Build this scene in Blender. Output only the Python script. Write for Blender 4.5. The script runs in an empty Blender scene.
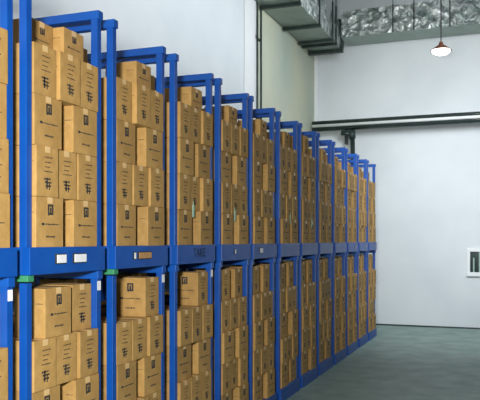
import bpy, bmesh, math, random
from mathutils import Vector, Matrix
random.seed(7)
SC = bpy.context.scene
COL = SC.collection
# ------------------------------------------------------------------ camera geometry
F = 720.0                       # focal length in px for a 480 px wide frame
TH = math.atan(272.0 / F)       # the rack row runs along +Y; the camera looks to its left
CH, SH = math.cos(TH), math.sin(TH)
HC = 1.871
D = 2.5                         # lateral distance camera -> front of the racks
WALL_X, BACK_Y, RIGHT_X, CEIL = -4.19, 15.9, 4.2, 8.0

def s_at(px, lat=D):            # distance along the row seen at pixel column px
    z = F * lat / ((512.0 - px) * CH)
    return (z - lat * SH) / CH

def on_back(px, py, Y=BACK_Y):  # point of plane y=Y seen at a pixel
    t = (px - 240.0) / F
    # x_cam = X*CH + Y*SH ; z_cam = -X*SH + Y*CH
    X = (t * Y * CH - Y * SH) / (CH + t * SH)
    z = -X * SH + Y * CH
    return X, HC + (240.0 - py) * z / F

# ------------------------------------------------------------------ materials
def new_mat(name):
    m = bpy.data.materials.new(name); m.use_nodes = True
    nt = m.node_tree
    return m, nt, nt.nodes['Principled BSDF']

def lin(c):
    return tuple(((v/255.0)/12.92 if v/255.0 <= .04045 else ((v/255.0+.055)/1.055)**2.4) for v in c) + (1.0,)

def mottled(name, c1, c2, scale=6.0, rough=.7, metal=0.0, bump=0.0, bscale=40.0, detail=4.0, rnd=0.0):
    m, nt, b = new_mat(name)
    tc = nt.nodes.new('ShaderNodeTexCoord')
    n = nt.nodes.new('ShaderNodeTexNoise'); n.inputs['Scale'].default_value = scale; n.inputs['Detail'].default_value = detail
    nt.links.new(tc.outputs['Object'], n.inputs['Vector'])
    r = nt.nodes.new('ShaderNodeValToRGB')
    r.color_ramp.elements[0].position = .3; r.color_ramp.elements[1].position = .7
    r.color_ramp.elements[0].color = lin(c1); r.color_ramp.elements[1].color = lin(c2)
    nt.links.new(n.outputs['Fac'], r.inputs['Fac'])
    out = r.outputs['Color']
    if rnd:
        oi = nt.nodes.new('ShaderNodeObjectInfo')
        mr = nt.nodes.new('ShaderNodeMapRange'); mr.inputs['To Min'].default_value = 1 - rnd; mr.inputs['To Max'].default_value = 1 + rnd
        nt.links.new(oi.outputs['Random'], mr.inputs['Value'])
        hs = nt.nodes.new('ShaderNodeHueSaturation')
        nt.links.new(mr.outputs['Result'], hs.inputs['Value']); nt.links.new(out, hs.inputs['Color'])
        out = hs.outputs['Color']
    nt.links.new(out, b.inputs['Base Color'])
    b.inputs['Roughness'].default_value = rough; b.inputs['Metallic'].default_value = metal
    if bump:
        n2 = nt.nodes.new('ShaderNodeTexNoise'); n2.inputs['Scale'].default_value = bscale; n2.inputs['Detail'].default_value = 5
        nt.links.new(tc.outputs['Object'], n2.inputs['Vector'])
        bp = nt.nodes.new('ShaderNodeBump'); bp.inputs['Strength'].default_value = bump; bp.inputs['Distance'].default_value = .02
        nt.links.new(n2.outputs['Fac'], bp.inputs['Height']); nt.links.new(bp.outputs['Normal'], b.inputs['Normal'])
    return m

M = {}
M['blue'] = mottled('blue_paint', (4, 70, 158), (6, 82, 172), 5, .42)
M['blue_deck'] = mottled('blue_deck_paint', (10, 44, 120), (14, 54, 138), 5, .5)
M['green'] = mottled('green_paint', (44, 122, 88), (62, 144, 104), 9, .5)
M['card'] = mottled('cardboard', (164, 128, 72), (186, 148, 88), 14, .8, bump=.08, bscale=60, rnd=.10)
M['ink'] = mottled('printing_ink', (30, 38, 46), (46, 50, 54), 60, .7)
M['tape'] = mottled('packing_tape', (214, 180, 128), (224, 192, 140), 30, .35)
M['floor'] = mottled('concrete_floor', (118, 142, 137), (146, 170, 163), 3.0, .55, bump=.15, bscale=30, detail=8)
M['wall'] = mottled('white_wall_paint', (212, 220, 226), (222, 229, 234), 1.1, .8, bump=.05, bscale=25)
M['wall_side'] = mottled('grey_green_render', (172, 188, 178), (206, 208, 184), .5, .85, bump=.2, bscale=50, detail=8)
M['ceiling'] = mottled('ceiling_paint', (200, 206, 210), (210, 216, 220), 1.0, .8)
M['white'] = mottled('white_trim_paint', (232, 238, 242), (240, 244, 246), 3, .5)
M['paper'] = mottled('white_paper', (225, 228, 236), (238, 240, 246), 12, .7)
M['brown_paper'] = mottled('brown_paper', (176, 132, 86), (190, 146, 98), 20, .7)
M['tagpaper'] = mottled('pale_green_paper', (176, 214, 190), (194, 226, 206), 20, .7)
M['dark_metal'] = mottled('dark_green_metal', (38, 54, 52), (52, 68, 64), 8, .4, .2)
M['pipe'] = mottled('dark_glossy_pipe', (36, 48, 48), (48, 60, 58), 4, .2)
M['silver_band'] = mottled('silver_band', (150, 160, 160), (190, 198, 198), 9, .3, .8)
M['copper'] = mottled('copper_enamel', (112, 66, 48), (130, 78, 58), 12, .4, .3)
M['cord'] = mottled('black_cord', (24, 28, 30), (34, 38, 40), 12, .6)
M['glass'] = mottled('dark_glass', (24, 46, 48), (34, 58, 58), 3, .12)
M['pale_glass_bar'] = mottled('pale_frame_bar', (140, 170, 160), (168, 196, 186), 5, .4)

def foil_mat():
    m, nt, b = new_mat('crinkled_foil')
    tc = nt.nodes.new('ShaderNodeTexCoord')
    b.inputs['Metallic'].default_value = .75; b.inputs['Roughness'].default_value = .34
    v = nt.nodes.new('ShaderNodeTexVoronoi'); v.inputs['Scale'].default_value = 5.0
    n = nt.nodes.new('ShaderNodeTexNoise'); n.inputs['Scale'].default_value = 5.0; n.inputs['Detail'].default_value = 6; n.inputs['Distortion'].default_value = 1.2
    nt.links.new(tc.outputs['Object'], v.inputs['Vector']); nt.links.new(tc.outputs['Object'], n.inputs['Vector'])
    mx = nt.nodes.new('ShaderNodeMath'); mx.operation = 'ADD'
    nt.links.new(v.outputs['Distance'], mx.inputs[0]); nt.links.new(n.outputs['Fac'], mx.inputs[1])
    bp = nt.nodes.new('ShaderNodeBump'); bp.inputs['Strength'].default_value = 1.0; bp.inputs['Distance'].default_value = .12
    nt.links.new(mx.outputs['Value'], bp.inputs['Height']); nt.links.new(bp.outputs['Normal'], b.inputs['Normal'])
    r = nt.nodes.new('ShaderNodeValToRGB')
    r.color_ramp.elements[0].position = .35; r.color_ramp.elements[1].position = .65
    r.color_ramp.elements[0].color = lin((150, 168, 164)); r.color_ramp.elements[1].color = lin((240, 246, 246))
    nt.links.new(n.outputs['Fac'], r.inputs['Fac']); nt.links.new(r.outputs['Color'], b.inputs['Base Color'])
    return m
M['foil'] = foil_mat()
M['duct_under_shade'] = mottled('foil_underside_shaded', (132, 148, 140), (154, 168, 160), 2.5, .5, .3, bump=.2, bscale=8)  # foil underside: the dark floor's reflection is put into this grey-green tone

def emit_mat():
    m, nt, b = new_mat('lamp_glow')
    b.inputs['Base Color'].default_value = (1, .96, .9, 1)
    b.inputs['Emission Color'].default_value = (1, .95, .88, 1)
    b.inputs['Emission Strength'].default_value = 6
    return m
M['glow'] = emit_mat()

# ------------------------------------------------------------------ mesh helpers
class MB:
    def __init__(self): self.bm = bmesh.new(); self.mats = []
    def mi(self, key):
        if key not in self.mats: self.mats.append(key)
        return self.mats.index(key)
    def box(self, x0, x1, y0, y1, z0, z1, mat, bev=0.0):
        g = bmesh.ops.create_cube(self.bm, size=1.0)
        vs = g['verts']
        for v in vs:
            v.co = Vector(((x0+x1)/2 + v.co.x*(x1-x0), (y0+y1)/2 + v.co.y*(y1-y0), (z0+z1)/2 + v.co.z*(z1-z0)))
        fs = set(f for v in vs for f in v.link_faces)
        i = self.mi(mat)
        for f in fs: f.material_index = i
        if bev:
            es = list(set(e for v in vs for e in v.link_edges))
            r = bmesh.ops.bevel(self.bm, geom=es, offset=bev, segments=2, affect='EDGES', profile=.6)
            for f in r['faces']: f.material_index = i
        return self
    def tube(self, p0, p1, r0, mat, r1=None, seg=16, caps=True):
        p0, p1 = Vector(p0), Vector(p1); d = p1 - p0
        g = bmesh.ops.create_cone(self.bm, cap_ends=caps, segments=seg, radius1=r0, radius2=r0 if r1 is None else r1, depth=d.length)
        R = d.to_track_quat('Z', 'Y').to_matrix().to_4x4(); R.translation = (p0+p1)/2
        bmesh.ops.transform(self.bm, matrix=R, verts=g['verts'])
        i = self.mi(mat)
        for f in set(f for v in g['verts'] for f in v.link_faces):
            f.material_index = i; f.smooth = len(f.verts) == 4
        return self
    def lathe(self, prof, c, mat, seg=32):
        i = self.mi(mat); rings = []
        for r, z in prof:
            rings.append([self.bm.verts.new((c[0]+r*math.cos(2*math.pi*k/seg), c[1]+r*math.sin(2*math.pi*k/seg), c[2]+z)) for k in range(seg)])
        for a, b in zip(rings, rings[1:]):
            for k in range(seg):
                f = self.bm.faces.new((a[k], a[(k+1) % seg], b[(k+1) % seg], b[k])); f.material_index = i; f.smooth = True
        return self
    def quad(self, pts, mat):
        f = self.bm.faces.new([self.bm.verts.new(p) for p in pts]); f.material_index = self.mi(mat)
        return self
    def mesh(self, name):
        me = bpy.data.meshes.new(name); self.bm.to_mesh(me); self.bm.free()
        for k in self.mats: me.materials.append(M[k])
        return me

def link(name, me, parent=None, loc=(0, 0, 0), rotz=0.0):
    o = bpy.data.objects.new(name, me); COL.objects.link(o)
    o.location = loc; o.rotation_euler = (0, 0, rotz)
    if parent: o.parent = parent
    return o
def tag(o, label=None, cat=None, group=None, kind=None):
    if label: o['label'] = label
    if cat: o['category'] = cat
    if group: o['group'] = group
    if kind: o['kind'] = kind
    return o
def struct(name, mb): return tag(link(name, mb.mesh(name)), kind='structure')

# ------------------------------------------------------------------ the room
struct('floor', MB().box(WALL_X-.2, RIGHT_X+.2, -6, BACK_Y+.2, -.2, 0, 'floor'))
struct('ceiling', MB().box(WALL_X-.2, RIGHT_X+.2, -6, BACK_Y+.2, CEIL, CEIL+.2, 'ceiling'))
struct('wall_back', MB().box(WALL_X-.2, RIGHT_X+.2, BACK_Y, BACK_Y+.2, 0, CEIL, 'wall'))
PIL0, PIL1 = s_at(243.5, -WALL_X), s_at(255.5, -WALL_X)
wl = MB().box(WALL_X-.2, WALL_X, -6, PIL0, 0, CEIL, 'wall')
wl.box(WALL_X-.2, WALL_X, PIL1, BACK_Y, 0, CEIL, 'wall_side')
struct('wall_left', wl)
struct('trim_1', MB().box(WALL_X-.2, WALL_X+.03, PIL0, PIL1, 0, CEIL, 'white', .008))
struct('trim_2', MB().box(WALL_X+.001, WALL_X+.085, BACK_Y-.075, BACK_Y-.001, 0, CEIL, 'white', .01))
struct('baseboard_back', MB().box(WALL_X+.09, RIGHT_X, BACK_Y-.012, BACK_Y, 0, .03, 'dark_metal'))

# window on the back wall
x0, zt = on_back(467, 248.5); x1, zb = on_back(496, 276.6)
w = bpy.data.objects.new('window_1', None); COL.objects.link(w); w.location = (0, 0, 0); tag(w, kind='structure')
fr = MB(); fw = .065; Y0 = BACK_Y-.05
fr.box(x0, x1, Y0, BACK_Y, zt-fw, zt, 'white', .006).box(x0, x1, Y0-.02, BACK_Y, zb, zb+fw+.02, 'white', .006)
fr.box(x0, x0+fw, Y0, BACK_Y, zb+fw, zt-fw, 'white', .006).box(x1-fw, x1, Y0, BACK_Y, zb+fw, zt-fw, 'white', .006)
link('window_frame', fr.mesh('window_frame'), w)
link('pane', MB().box(x0+fw, x1-fw, BACK_Y-.02, BACK_Y-.005, zb+fw, zt-fw, 'glass').mesh('pane'), w)
for q in (.16, .42, .7, .9):
    xx = x0+fw+(x1-x0-2*fw)*q
    link('glazing_bar', MB().box(xx-.014, xx+.014, BACK_Y-.035, BACK_Y-.02, zb+fw, zt-fw-.13*(q != .42), 'pale_glass_bar', .003).mesh('glazing_bar'), w)

# ------------------------------------------------------------------ stacking racks
RL, RD, RH = .72, 1.15, 1.676    # length (post centre to centre), depth, stacking height
PW = .0245                        # half post width
BH = .155                        # base height
FX = -D                          # front plane of the racks

me_post = MB().box(-PW, PW, -PW, PW, 0, RH-BH-.04, 'blue', .004).mesh('post')
mb = MB().box(-PW-.006, PW+.006, -PW-.006, PW+.006, 0, .012, 'blue', .002); mb.box(-PW*.7, PW*.7, -PW*.7, PW*.7, -.05, 0, 'blue')
me_foot = MB().box(-.045, .045, -.045, .045, 0, .02, 'blue_deck', .004).mesh('foot')
def rail(mat, th=.056):
    # top rail of one end frame, x from front (0) to back (-RD); slightly proud cap over the front post
    b = MB().box(-RD-.006, .012, -PW-.004, PW+.004, -th, 0, mat, .005)
    return b.mesh('top_rail')
me_rail, me_rail_g = rail('blue'), rail('green', .036)
# the base: four skirts and a deck sheet with ribs
E = PW+.004
b = MB()
b.box(-.03, .026, -E, RL+E, .0, BH, 'blue', .004)
b.box(-RD-.004, -RD+.03, -E, RL+E, .0, BH, 'blue', .004)
b.box(-RD+.03, -.03, -E, -E+.03, .0, BH, 'blue', .004)
b.box(-RD+.03, -.03, RL+E-.03, RL+E, .0, BH, 'blue', .004)
me_base = b.mesh('base_frame')
b = MB().box(-RD+.03, -.03, -E+.03, RL+E-.03, BH-.02, BH-.004, 'blue_deck')
for k in range(4): b.box(-RD+.03, -.03, .09+.17*k, .12+.17*k, BH-.06, BH-.02, 'blue_deck')
me_deck = b.mesh('deck')
def card(w_, h_, mat, wrim=True):
    b = MB().box(.0, .006, -w_/2, w_/2, -h_/2, h_/2, 'ink')
    b.box(.005, .009, -w_/2+.012, w_/2-.002, -h_/2+.006, h_/2-.006, mat, .001)
    return b.mesh('label_card')
me_cards = {'w': card(.105, .06, 'paper'), 'w2': card(.14, .06, 'paper'), 'br': card(.20, .055, 'brown_paper'), 'ws': card(.035, .055, 'paper')}
me_patch = MB().box(0, .002, -.014, .014, -.03, .03, 'paper').box(0, .002, .018, .024, -.03, .03, 'paper').mesh('patch')  # two thin white plates near the top of a lower post

ORD = ['nearest', 'second', 'third', 'fourth', 'fifth', 'sixth', 'seventh', 'eighth', 'ninth', 'tenth', 'eleventh', 'farthest']
near_px = [25.0, 111, 173, 217.5, 249.5, 277.5, 299.0, 317.0, 332.5, 345.6, 356.9, 366.6]
Y0S = [s_at(p, D+.028) for p in near_px]
Y0S = [s_at(5.5, D+.028)-RL] + Y0S
def where(i, tier):
    t = 'upper' if tier else 'lower'
    if i == 0: return 'the %s rack cut off by the left edge of the photo' % t
    return 'the %s rack, %s column from the left' % (t, ['first full', 'second', 'third', 'fourth', 'fifth', 'sixth', 'seventh', 'eighth', 'ninth', 'tenth', 'eleventh', 'twelfth and last'][i-1])
for i, y0 in enumerate(Y0S):
    for tier in (0, 1):
        z0 = RH*tier
        r = bpy.data.objects.new('stacking_rack', None); COL.objects.link(r)
        lean = random.uniform(-.004, .004)
        r.location = (FX, y0, z0); r.rotation_euler = (0, 0, lean)
        if i == 0: lab = 'blue steel stacking rack, %s tier, cut off at the left edge of the photo' % ('upper' if tier else 'lower')
        else: lab = 'blue steel stacking rack, %s tier, %s of the columns from the left' % ('upper' if tier else 'lower', ['first full one', 'second', 'third', 'fourth', 'fifth', 'sixth', 'seventh', 'eighth', 'ninth', 'tenth', 'eleventh', 'last'][i-1])
        tag(r, lab, 'storage rack', 'blue stacking racks in a two-tier row')
        link('base_frame', me_base, r); link('deck', me_deck, r)
        for (px_, py_) in ((-PW, 0), (-PW, RL), (-RD+PW, 0), (-RD+PW, RL)):
            link('post', me_post, r, (px_, py_, BH-.004))
        for py_ in (0, RL):
            g = (tier == 0 and i in (1, 2) and py_ == 0)
            o = link('top_rail', me_rail_g if g else me_rail, r, (0, py_, RH-.001))
            if g: o['label'] = 'green painted top rail'
        if tier == 1:
            spec = {1: [('w', .255), ('w2', .45)], 2: [('ws', .22), ('br', .37)], 4: [('ws', .3)], 5: [('w', .2)]}.get(i, [('ws', .5)] if i > 9 else [])
            for k_, yy in spec:
                o = link('label_card', me_cards[k_], r, (.026, yy, .085)); o['label'] = 'brown label card' if k_ == 'br' else 'white label card'
        if tier == 0 and i in (0, 1, 2, 3):
            o = link('patch', me_patch, r, (0, RL-.004, RH-.1)); o['label'] = 'white patch'

# lower-tier stiffening: stamped dark word on the third upper rack's base is printed on the skirt
cu = bpy.data.curves.new('stencil', 'FONT'); cu.body = 'TAKE'; cu.size = .105; cu.extrude = .0008; cu.align_x = 'CENTER'; cu.align_y = 'CENTER'
ob = bpy.data.objects.new('tmp', cu); COL.objects.link(ob)
bpy.context.view_layer.update()
me_st = bpy.data.meshes.new_from_object(ob.evaluated_get(bpy.context.evaluated_depsgraph_get()))
bpy.data.objects.remove(ob)
me_st.materials.clear(); me_st.materials.append(M['ink'])
me_st.transform(Matrix.Rotation(math.pi/2, 4, 'Z') @ Matrix.Rotation(math.pi/2, 4, 'X'))
racks = [o for o in COL.objects if o.name.startswith('stacking_rack')]
o = link('stencilled_lettering', me_st, racks[7], (.027, .40, .085)); o['label'] = 'dark stencilled lettering'

# ------------------------------------------------------------------ cartons
CA, CB, CZ = .264, .2125, .287; HZ = CZ     # wide (logo) face, narrow (text) face, height
def carton_mesh(kind, seed, side_marks):
    """kind 'logo': the wide face turned to the aisle (+x); 'text': the narrow face turned to the aisle.
       origin = base centre; y = width along the row, x = depth."""
    rn = random.Random(seed)
    wy, dx, CZ = {'logo': (CA, CB, HZ), 'text': (CB, CA, HZ), 'flat': (.228, CA, CB)}[kind]
    b = MB()
    b.box(-dx/2, dx/2, -wy/2, wy/2, 0, CZ, 'card', .004)
    e = .0007
    # flap seam and packing tape on the top
    b.box(-dx/2+.006, dx/2-.006, -.0012, .0012, CZ-.001, CZ+e*.6, 'ink')
    b.box(-dx/2+.004, dx/2-.004, -.024, .024, CZ-.001, CZ+e, 'tape')
    for sx in (-1, 1):                                  # tape tongue over the edge
        b.box(sx*dx/2-.0008, sx*dx/2+.0008, -.024, .024, CZ-.035, CZ, 'tape')
    def mark(face, u0, u1, v0, v1):
        # u 0..1 left to right as seen, v 0..1 from the top
        zt_, zb_ = CZ*(1-v0), CZ*(1-v1)
        if face == '+x': b.box(dx/2-.001, dx/2+e, -wy/2+u0*wy, -wy/2+u1*wy, zb_, zt_, 'ink')
        if face == '-x': b.box(-dx/2-e, -dx/2+.001, wy/2-u1*wy, wy/2-u0*wy, zb_, zt_, 'ink')
        if face == '-y': b.box(-dx/2+u0*dx, -dx/2+u1*dx, -wy/2-e, -wy/2+.001, zb_, zt_, 'ink')
        if face == '+y': b.box(dx/2-u1*dx, dx/2-u0*dx, wy/2-.001, wy/2+e, zb_, zt_, 'ink')
    def words(face, u0, u1, v, h, bold=1.0):
        u = u0
        while u < u1:
            l = rn.uniform(.02, .05)*bold
            mark(face, u, min(u1, u+l), v+rn.uniform(0, .25)*h, v+h*rn.uniform(.75, 1)); u += l+rn.uniform(.012, .022)
    def logo_face(f):
        mark(f, .42, .62, .14, .18); mark(f, .42, .62, .31, .35); mark(f, .42, .47, .18, .31); mark(f, .57, .62, .18, .31)
        mark(f, .495, .55, .20, .31); mark(f, .44, .47, .35, .37)
        mark(f, .20, .29, .51, .56); words(f, .31, .84, .52, .035, 1.1)
        words(f, .36, .68, .76, .045)
    def text_face(f):
        for v_, a_, c_ in ((.20, .36, .72), (.30, .38, .66), (.39, .38, .62), (.48, .34, .74)): words(f, a_, c_, v_, .028)
        for v_, a_, c_ in ((.62, .34, .64), (.69, .38, .68), (.76, .40, .66)): words(f, a_, c_, v_, .045, 2.2)
        mark(f, .44, .50, .62, .84); mark(f, .56, .60, .70, .86)
    main, side = (logo_face, text_face) if kind != 'text' else (text_face, logo_face)
    main('+x'); main('-x')
    if side_marks:
        side('-y'); side('+y')
    else:
        words('-y', .70, .92, .30, .02)
    return b.mesh('carton')
MC = {}
for kind in ('logo', 'text', 'flat'):
    for s in range(3):
        for sm in (0, 1): MC[(kind, s, sm)] = carton_mesh(kind, 11*s+3, sm)

items = []    # (y centre, dict)
def put(kind, x, y, z, rack, tier, row, pos, front=True, rot=None, sm=0):
    items.append(dict(kind=kind, x=x, y=y, z=z, rack=rack, tier=tier, row=row, pos=pos, front=front,
                      rot=random.uniform(-.012, .012) if rot is None else rot, sm=sm))
rowname = ['bottom row', 'second row up', 'third row up', 'fourth row up', 'loose top row']
for i, y0 in enumerate(Y0S):
    for tier in (0, 1):
        zb_ = RH*tier+BH-.003
        a, c = y0+PW+.004, y0+RL-PW-.003
        gapshift = random.uniform(-.008, .008) if i > 1 else 0
        for row in range(4):
            z = zb_+row*(CZ+.0012)
            if row % 2 == 0:      # two wide cartons with a gap
                kind = 'logo'; ys = [a+CA/2+.001+abs(gapshift), c-CA/2-.003]
                dep, px0 = CB, FX+.024-CB/2
                ps = ['near', 'far']
            else:
                kind = 'text'; ys = [a+CB/2+.001, (a+c)/2, c-CB/2]; dep, px0 = CA, FX+.024-CA/2
                ys[1] += random.uniform(-.004, .003)
                ps = ['near', 'middle', 'far']
            for k, y in enumerate(ys):
                if i == 0 and k == 0: front = False
                else: front = True
                j = random.uniform(-.028, .003)
                put(kind, px0+j, y, z, i, tier, row, ps[k], front)
                for dd in range(1, 4):
                    put(kind, px0-dd*(dep+.006)-.03, y, z, i, tier, row, ps[k], False, 0)
        z = zb_+4*(CZ+.0012)
        if tier == 1:
            if i == 1:
                put('flat', FX-.17-CA/2, a+.32, z, i, tier, 4, 'near'); put('flat', FX-.10-CA/2, c-.11, z, i, tier, 4, 'far', rot=.02)
            elif i > 0:
                put('flat' if i != 7 else 'text', FX-.07-random.uniform(0, .05)-CA/2, c-.116, z, i, tier, 4, 'far')
                put('logo', FX-.34-random.uniform(0, .1)-CB/2, a+CA/2+.03, z, i, tier, 4, 'near')
        else:
            if i in (0, 1):
                if i: put('logo', FX+.0-CB/2, a+CA/2+.115, z, i, tier, 4, 'near', rot=.01)
                put('text', FX-.04-CA/2, c-CB/2+.0, z, i, tier, 4, 'far', rot=0)
            elif i in (2, 3):
                put('text', FX-.02-CA/2, c-CB/2-.006, z, i, tier, 4, 'far', sm=1)
                put('logo', FX-.42-CB/2, a+CA/2+.01, z, i, tier, 4, 'near')
            else:
                put('text', FX-.02-CA/2, a+CB/2+.05, z, i, tier, 4, 'near'); put('text', FX-.03-CA/2, c-CB/2-.03, z, i, tier, 4, 'far')
fronts = [t for t in items if t['front']]
rest = [t for t in items if not t['front']]
fronts.sort(key=lambda t: t['y']); extra = fronts[300:]; fronts = fronts[:300]
colname = ['column cut off at left edge', 'first full rack column'] + ['%s rack column' % q for q in ('second', 'third', 'fourth', 'fifth', 'sixth', 'seventh', 'eighth', 'ninth', 'tenth', 'eleventh', 'last')]
for t in fronts:
    o = link('carton', MC[(t['kind'], random.randrange(3), t['sm'])], None, (t['x'], t['y'], t['z']), t['rot'])
    pr = 'with text lines' if t['kind'] == 'text' else 'with logo'
    side = {'near': 'left', 'middle': 'middle', 'far': 'right'}[t['pos']]
    lab = '%s carton %s, %s, %s tier, %s' % (side, pr, rowname[t['row']], 'upper' if t['tier'] else 'lower', colname[t['rack']])
    tag(o, lab, 'carton', 'brown cartons stacked in the racks')
b = MB()
for t in rest+extra:
    if t['rack'] == 0 and t['y'] < Y0S[0]+.3 : continue
    wy, dx = (CA, CB) if t['kind'] == 'logo' else (CB, CA)
    b.box(t['x']-dx/2, t['x']+dx/2, t['y']-wy/2, t['y']+wy/2, t['z'], t['z']+CZ, 'card', .003)
tag(link('stacked_cartons', b.mesh('stacked_cartons')), 'brown cartons packed behind the front cartons in every rack', 'cartons', kind='stuff')

# pale green tags hanging on carton fronts
me_tag = MB().box(0, .0025, -.018, .018, -.10, 0, 'tagpaper', .0008).box(0.0, .0028, -.004, .004, -.002, .03, 'tagpaper').mesh('paper_tag')
for i, off, zz in ((3, .27, .33), (4, .30, .32), (6, .33, .34), (7, .42, .30)):
    o = link('paper_tag', me_tag, None, (FX+.026, Y0S[i]+off, RH+BH+zz))
    tag(o, 'small pale green paper tag on the upper cartons of the %s rack column' % ['third', 'fourth', '', 'sixth', 'seventh'][i-3], 'paper tag', 'green paper tags')

# ------------------------------------------------------------------ foil ducts under the ceiling
def duct(name, x0, x1, y0, y1, z0, z1, axis, label):
    root = bpy.data.objects.new(name, None); COL.objects.link(root); root.location = (0, 0, 0)
    tag(root, label, 'air duct')
    rn = random.Random(5)
    b = MB(); L = (x1-x0) if axis == 'x' else (y1-y0); n = max(2, int(L/.12))
    i = b.mi('foil'); rings = []
    m_ = 6
    for k in range(n+1):
        u = k/n; ring = []
        for side in range(4):
            for q in range(m_):
                t = q/m_
                cs = [(0, 0), (1, 0), (1, 1), (0, 1)]
                p, r = cs[side], cs[(side+1) % 4]
                a_, c_ = p[0]+(r[0]-p[0])*t, p[1]+(r[1]-p[1])*t
                bulge = .012*math.sin(math.pi*t) if q else 0
                j = rn.uniform(-.012, .012) if not (side == 0) else rn.uniform(-.004, .004)
                a_ += 0; 
                nx = {0: 0, 1: 1, 2: 0, 3: -1}[side]*(bulge+j); nz = {0: -1, 1: 0, 2: 1, 3: 0}[side]*(bulge+j)
                if axis == 'x': co = (x0+u*L, y0+a_*(y1-y0)+nx, z0+c_*(z1-z0)+nz)
                else: co = (x0+a_*(x1-x0)+nx, y0+u*L, z0+c_*(z1-z0)+nz)
                ring.append(b.bm.verts.new(co))
        rings.append(ring)
    N = 4*m_
    for ra, rb in zip(rings, rings[1:]):
        for k in range(N):
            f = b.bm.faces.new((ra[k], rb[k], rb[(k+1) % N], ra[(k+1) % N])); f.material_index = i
            if k < m_: f.material_index = b.mi('duct_under_shade')
    for rg in (rings[0], rings[-1]):
        f = b.bm.faces.new(rg); f.material_index = i
    bmesh.ops.recalc_face_normals(b.bm, faces=b.bm.faces)
    link('duct_body', b.mesh('duct_body'), root)
    return root
# duct running along the left wall
HD = 4.14+HC
DX0, DX1 = WALL_X+.03, WALL_X+.72
DY1 = 15.3
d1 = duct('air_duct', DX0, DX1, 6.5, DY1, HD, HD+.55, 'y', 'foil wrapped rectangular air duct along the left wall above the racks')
def hanger(root, y):
    b = MB().box(DX0-.01, DX1+.05, y-.04, y+.04, HD-.07, HD-.012, 'dark_metal', .004)
    b.box(DX1+.012, DX1+.04, y-.02, y+.02, HD-.02, HD+.75, 'dark_metal').tube((DX1+.026, y, HD+.7), (DX1+.026, y, CEIL-.002), .01, 'dark_metal', seg=8)
    link('hanger', b.mesh('hanger'), root)['label'] = 'dark steel angle hanger'
def yh(py):
    return (F*(HD-HC)/(240-py) - 3.7*SH)/CH
for py in (3, 25, 39.5, 44.5): hanger(d1, min(yh(py), DY1-.3) if py != 44.5 else DY1-.5)
b = MB()
y = DY1+.02
b.box(DX0-.01, DX1+.06, y-.05, y+.05, HD-.09, HD-.01, 'dark_metal', .004).box(DX1+.0, DX1+.06, y-.05, y+.05, HD-.01, HD+.56, 'dark_metal', .004)
b.box(DX0-.01, DX0+.05, y-.05, y+.05, HD-.01, HD+.56, 'dark_metal', .004).box(DX0, DX1+.06, y-.05, y+.05, HD+.56, HD+.62, 'dark_metal', .004)
link('end_flange', b.mesh('end_flange'), d1)['label'] = 'dark steel flange'
# duct along the back wall
xk, zlow = on_back(360, 45.0, BACK_Y-.05)
x_, zf = on_back(360, 35.0, 15.1)
print('duct2 heights', zlow, zf)
Z2 = zlow
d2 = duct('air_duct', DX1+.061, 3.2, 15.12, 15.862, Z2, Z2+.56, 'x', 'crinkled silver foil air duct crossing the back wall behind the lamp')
for px in (393, 414, 450):
    x_, _ = on_back(px, 30, 15.12)
    bb = MB().box(x_-.012, x_+.012, 15.09, 15.105, Z2-.005, Z2+.58, 'dark_metal', .002).tube((x_, 15.1, Z2+.55), (x_, 15.1, CEIL-.002), .008, 'dark_metal', seg=8)
    link('duct_strap', bb.mesh('duct_strap'), d2)['label'] = 'metal strap'

# ------------------------------------------------------------------ big dark pipe on the back wall
YP = 15.55
xa, za = on_back(312.5, 126.7, YP); xb, zb2 = on_back(480, 117, YP)
zp = (za+zb2)/2; rp = .11
print('pipe z', za, zb2, xa)
root = bpy.data.objects.new('pipe', None); COL.objects.link(root); tag(root, 'long dark pipe run with a painted highlight along its middle, across the back wall', 'pipe')
zr_ = zb2+(zb2-za)*.9
for dz, dy, r_, mk, lab in ((.062, 0, .054, 'pipe', None), (0, -.045, .034, 'white', 'painted white highlight'), (-.058, 0, .058, 'pipe', None)):  # white middle tube stands in for the highlight streak on the dark pipe
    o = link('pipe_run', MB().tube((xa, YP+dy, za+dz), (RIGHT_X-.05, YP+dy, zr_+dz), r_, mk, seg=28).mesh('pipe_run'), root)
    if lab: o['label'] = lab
for px in (344,):
    x_, z_ = on_back(px, 124, YP)
    link('bracket', MB().box(x_-.03, x_+.03, YP-.02, BACK_Y-.001, z_-rp-.06, z_-rp-.005, 'dark_metal', .004).box(x_-.02, x_+.02, YP+.15, BACK_Y-.001, z_-rp-.3, z_-rp-.05, 'dark_metal').mesh('bracket'), root)
# drop pipe with elbow below the big pipe
xd, zd = on_back(351.5, 133, YP)
b = MB().tube((xd-.22, YP, za-rp-.06), (xd-.0, YP, za-rp-.10), .055, 'dark_metal').tube((xd, YP, za-rp-.02), (xd+.02, YP, za-rp-.20), .075, 'dark_metal')
b.tube((xd+.02, YP, za-rp-.18), (xd+.06, YP, 2.2), .05, 'dark_metal')
link('drop_pipe', b.mesh('drop_pipe'), root)

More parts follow.
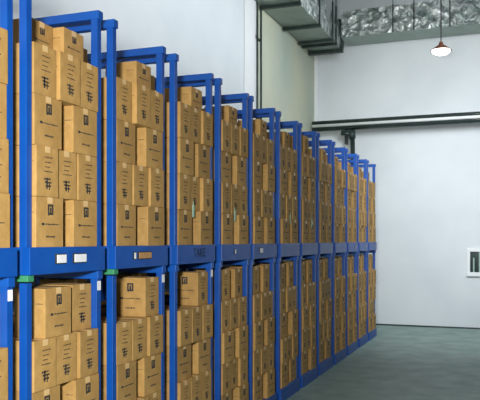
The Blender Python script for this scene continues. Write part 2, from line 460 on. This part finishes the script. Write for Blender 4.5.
# conduits on the left wall beside the pilaster
root = bpy.data.objects.new('conduit', None); COL.objects.link(root); tag(root, 'pair of thin dark vertical conduits beside the white pilaster', 'conduit')
ya = s_at(257.4, 4.13); yb = s_at(261.3, 4.13)
link('pipe_run', MB().tube((WALL_X+.055, ya, 0), (WALL_X+.055, ya, 6.1), .014, 'dark_metal', seg=12).mesh('pipe_run'), root)
o = link('pipe_run', MB().tube((WALL_X+.055, yb, 0), (WALL_X+.055, yb, 5.95), .018, 'dark_metal', seg=12).mesh('pipe_run'), root); pass
for z in (1.2, 2.6, 4.0, 5.4):
    link('clip', MB().box(WALL_X+.001, WALL_X+.03, ya-.05, yb+.05, z-.02, z+.02, 'dark_metal', .003).mesh('clip'), root)

# ------------------------------------------------------------------ pendant lamp
YL = 13.6
xl, zl = on_back(441, 43, YL); _, zr = on_back(441, 50.3, YL)
lx, ly, lz = xl, YL, zr
root = bpy.data.objects.new('pendant_lamp', None); COL.objects.link(root); root.location = (lx, ly, lz)
tag(root, 'small copper cone pendant lamp hanging on a long cord in front of the foil duct', 'lamp')
hs = zl-zr; rs = .185
link('lamp_shade', MB().lathe([(.03, hs+.02), (.045, hs*.75), (.09, hs*.55), (rs, .0), (rs+.008, -.006), (rs-.01, -.004), (.085, hs*.5), (.02, hs*.7)], (0, 0, 0), 'copper').mesh('lamp_shade'), root)
link('bulb', MB().lathe([(.001, -.085), (.09, -.075), (.15, -.045), (.168, -.01), (.14, .02), (.001, .03)], (0, 0, 0), 'glow').mesh('bulb'), root)['label'] = 'glowing white diffuser'
link('cord', MB().tube((0, 0, hs), (0, 0, CEIL-lz), .009, 'cord', seg=8).tube((0, 0, CEIL-lz-.04), (0, 0, CEIL-lz), .05, 'cord').mesh('cord'), root)

# ------------------------------------------------------------------ light
def area(name, loc, target, size, power, col=(1, 1, 1), sy=None):
    l = bpy.data.lights.new(name, 'AREA'); l.energy = power; l.size = size; l.color = col
    if sy: l.shape = 'RECTANGLE'; l.size_y = sy
    o = bpy.data.objects.new(name, l); COL.objects.link(o); o.location = loc
    o.rotation_euler = (Vector(target)-Vector(loc)).to_track_quat('-Z', 'Y').to_euler()
    return o
area('front_light', (-.42, -.1, 2.3), (-2.6, 6, 1.9), .3, 350, (1, .97, .9))
area('back_wash', (-.2, 9.0, 5.4), (-1.2, 15.9, 2.5), 2.4, 106, (.93, .97, 1)).data.spread = math.radians(84)
area('wall_wash', (1.0, 9.0, 5.8), (-4.19, 9.0, 5.3), 8.0, 74, (.93, .97, 1), 1.0).data.spread = math.radians(66)
l = bpy.data.lights.new('lamp_light', 'POINT'); l.energy = 30; l.shadow_soft_size = .08; l.color = (1, .93, .85)
o = bpy.data.objects.new('lamp_light', l); COL.objects.link(o); o.location = (lx, ly, lz-.16)
w = bpy.data.worlds.new('world'); SC.world = w; w.use_nodes = True
bg = w.node_tree.nodes['Background']; bg.inputs['Color'].default_value = (.75, .87, 1, 1); bg.inputs['Strength'].default_value = .05

cam = bpy.data.cameras.new('camera'); co = bpy.data.objects.new('camera', cam); COL.objects.link(co)
cam.sensor_fit = 'HORIZONTAL'; cam.sensor_width = 36; cam.lens = 36*F/480.0; cam.shift_y = 40.0/480.0
cam.clip_start = .05; cam.clip_end = 200
co.location = (0, 0, HC); co.rotation_euler = (math.pi/2, 0, TH)
SC.camera = co
vs = SC.view_settings; vs.view_transform = 'Standard'; vs.look = 'None'; vs.gamma = 1; vs.use_curve_mapping = False; vs.exposure = 0.0
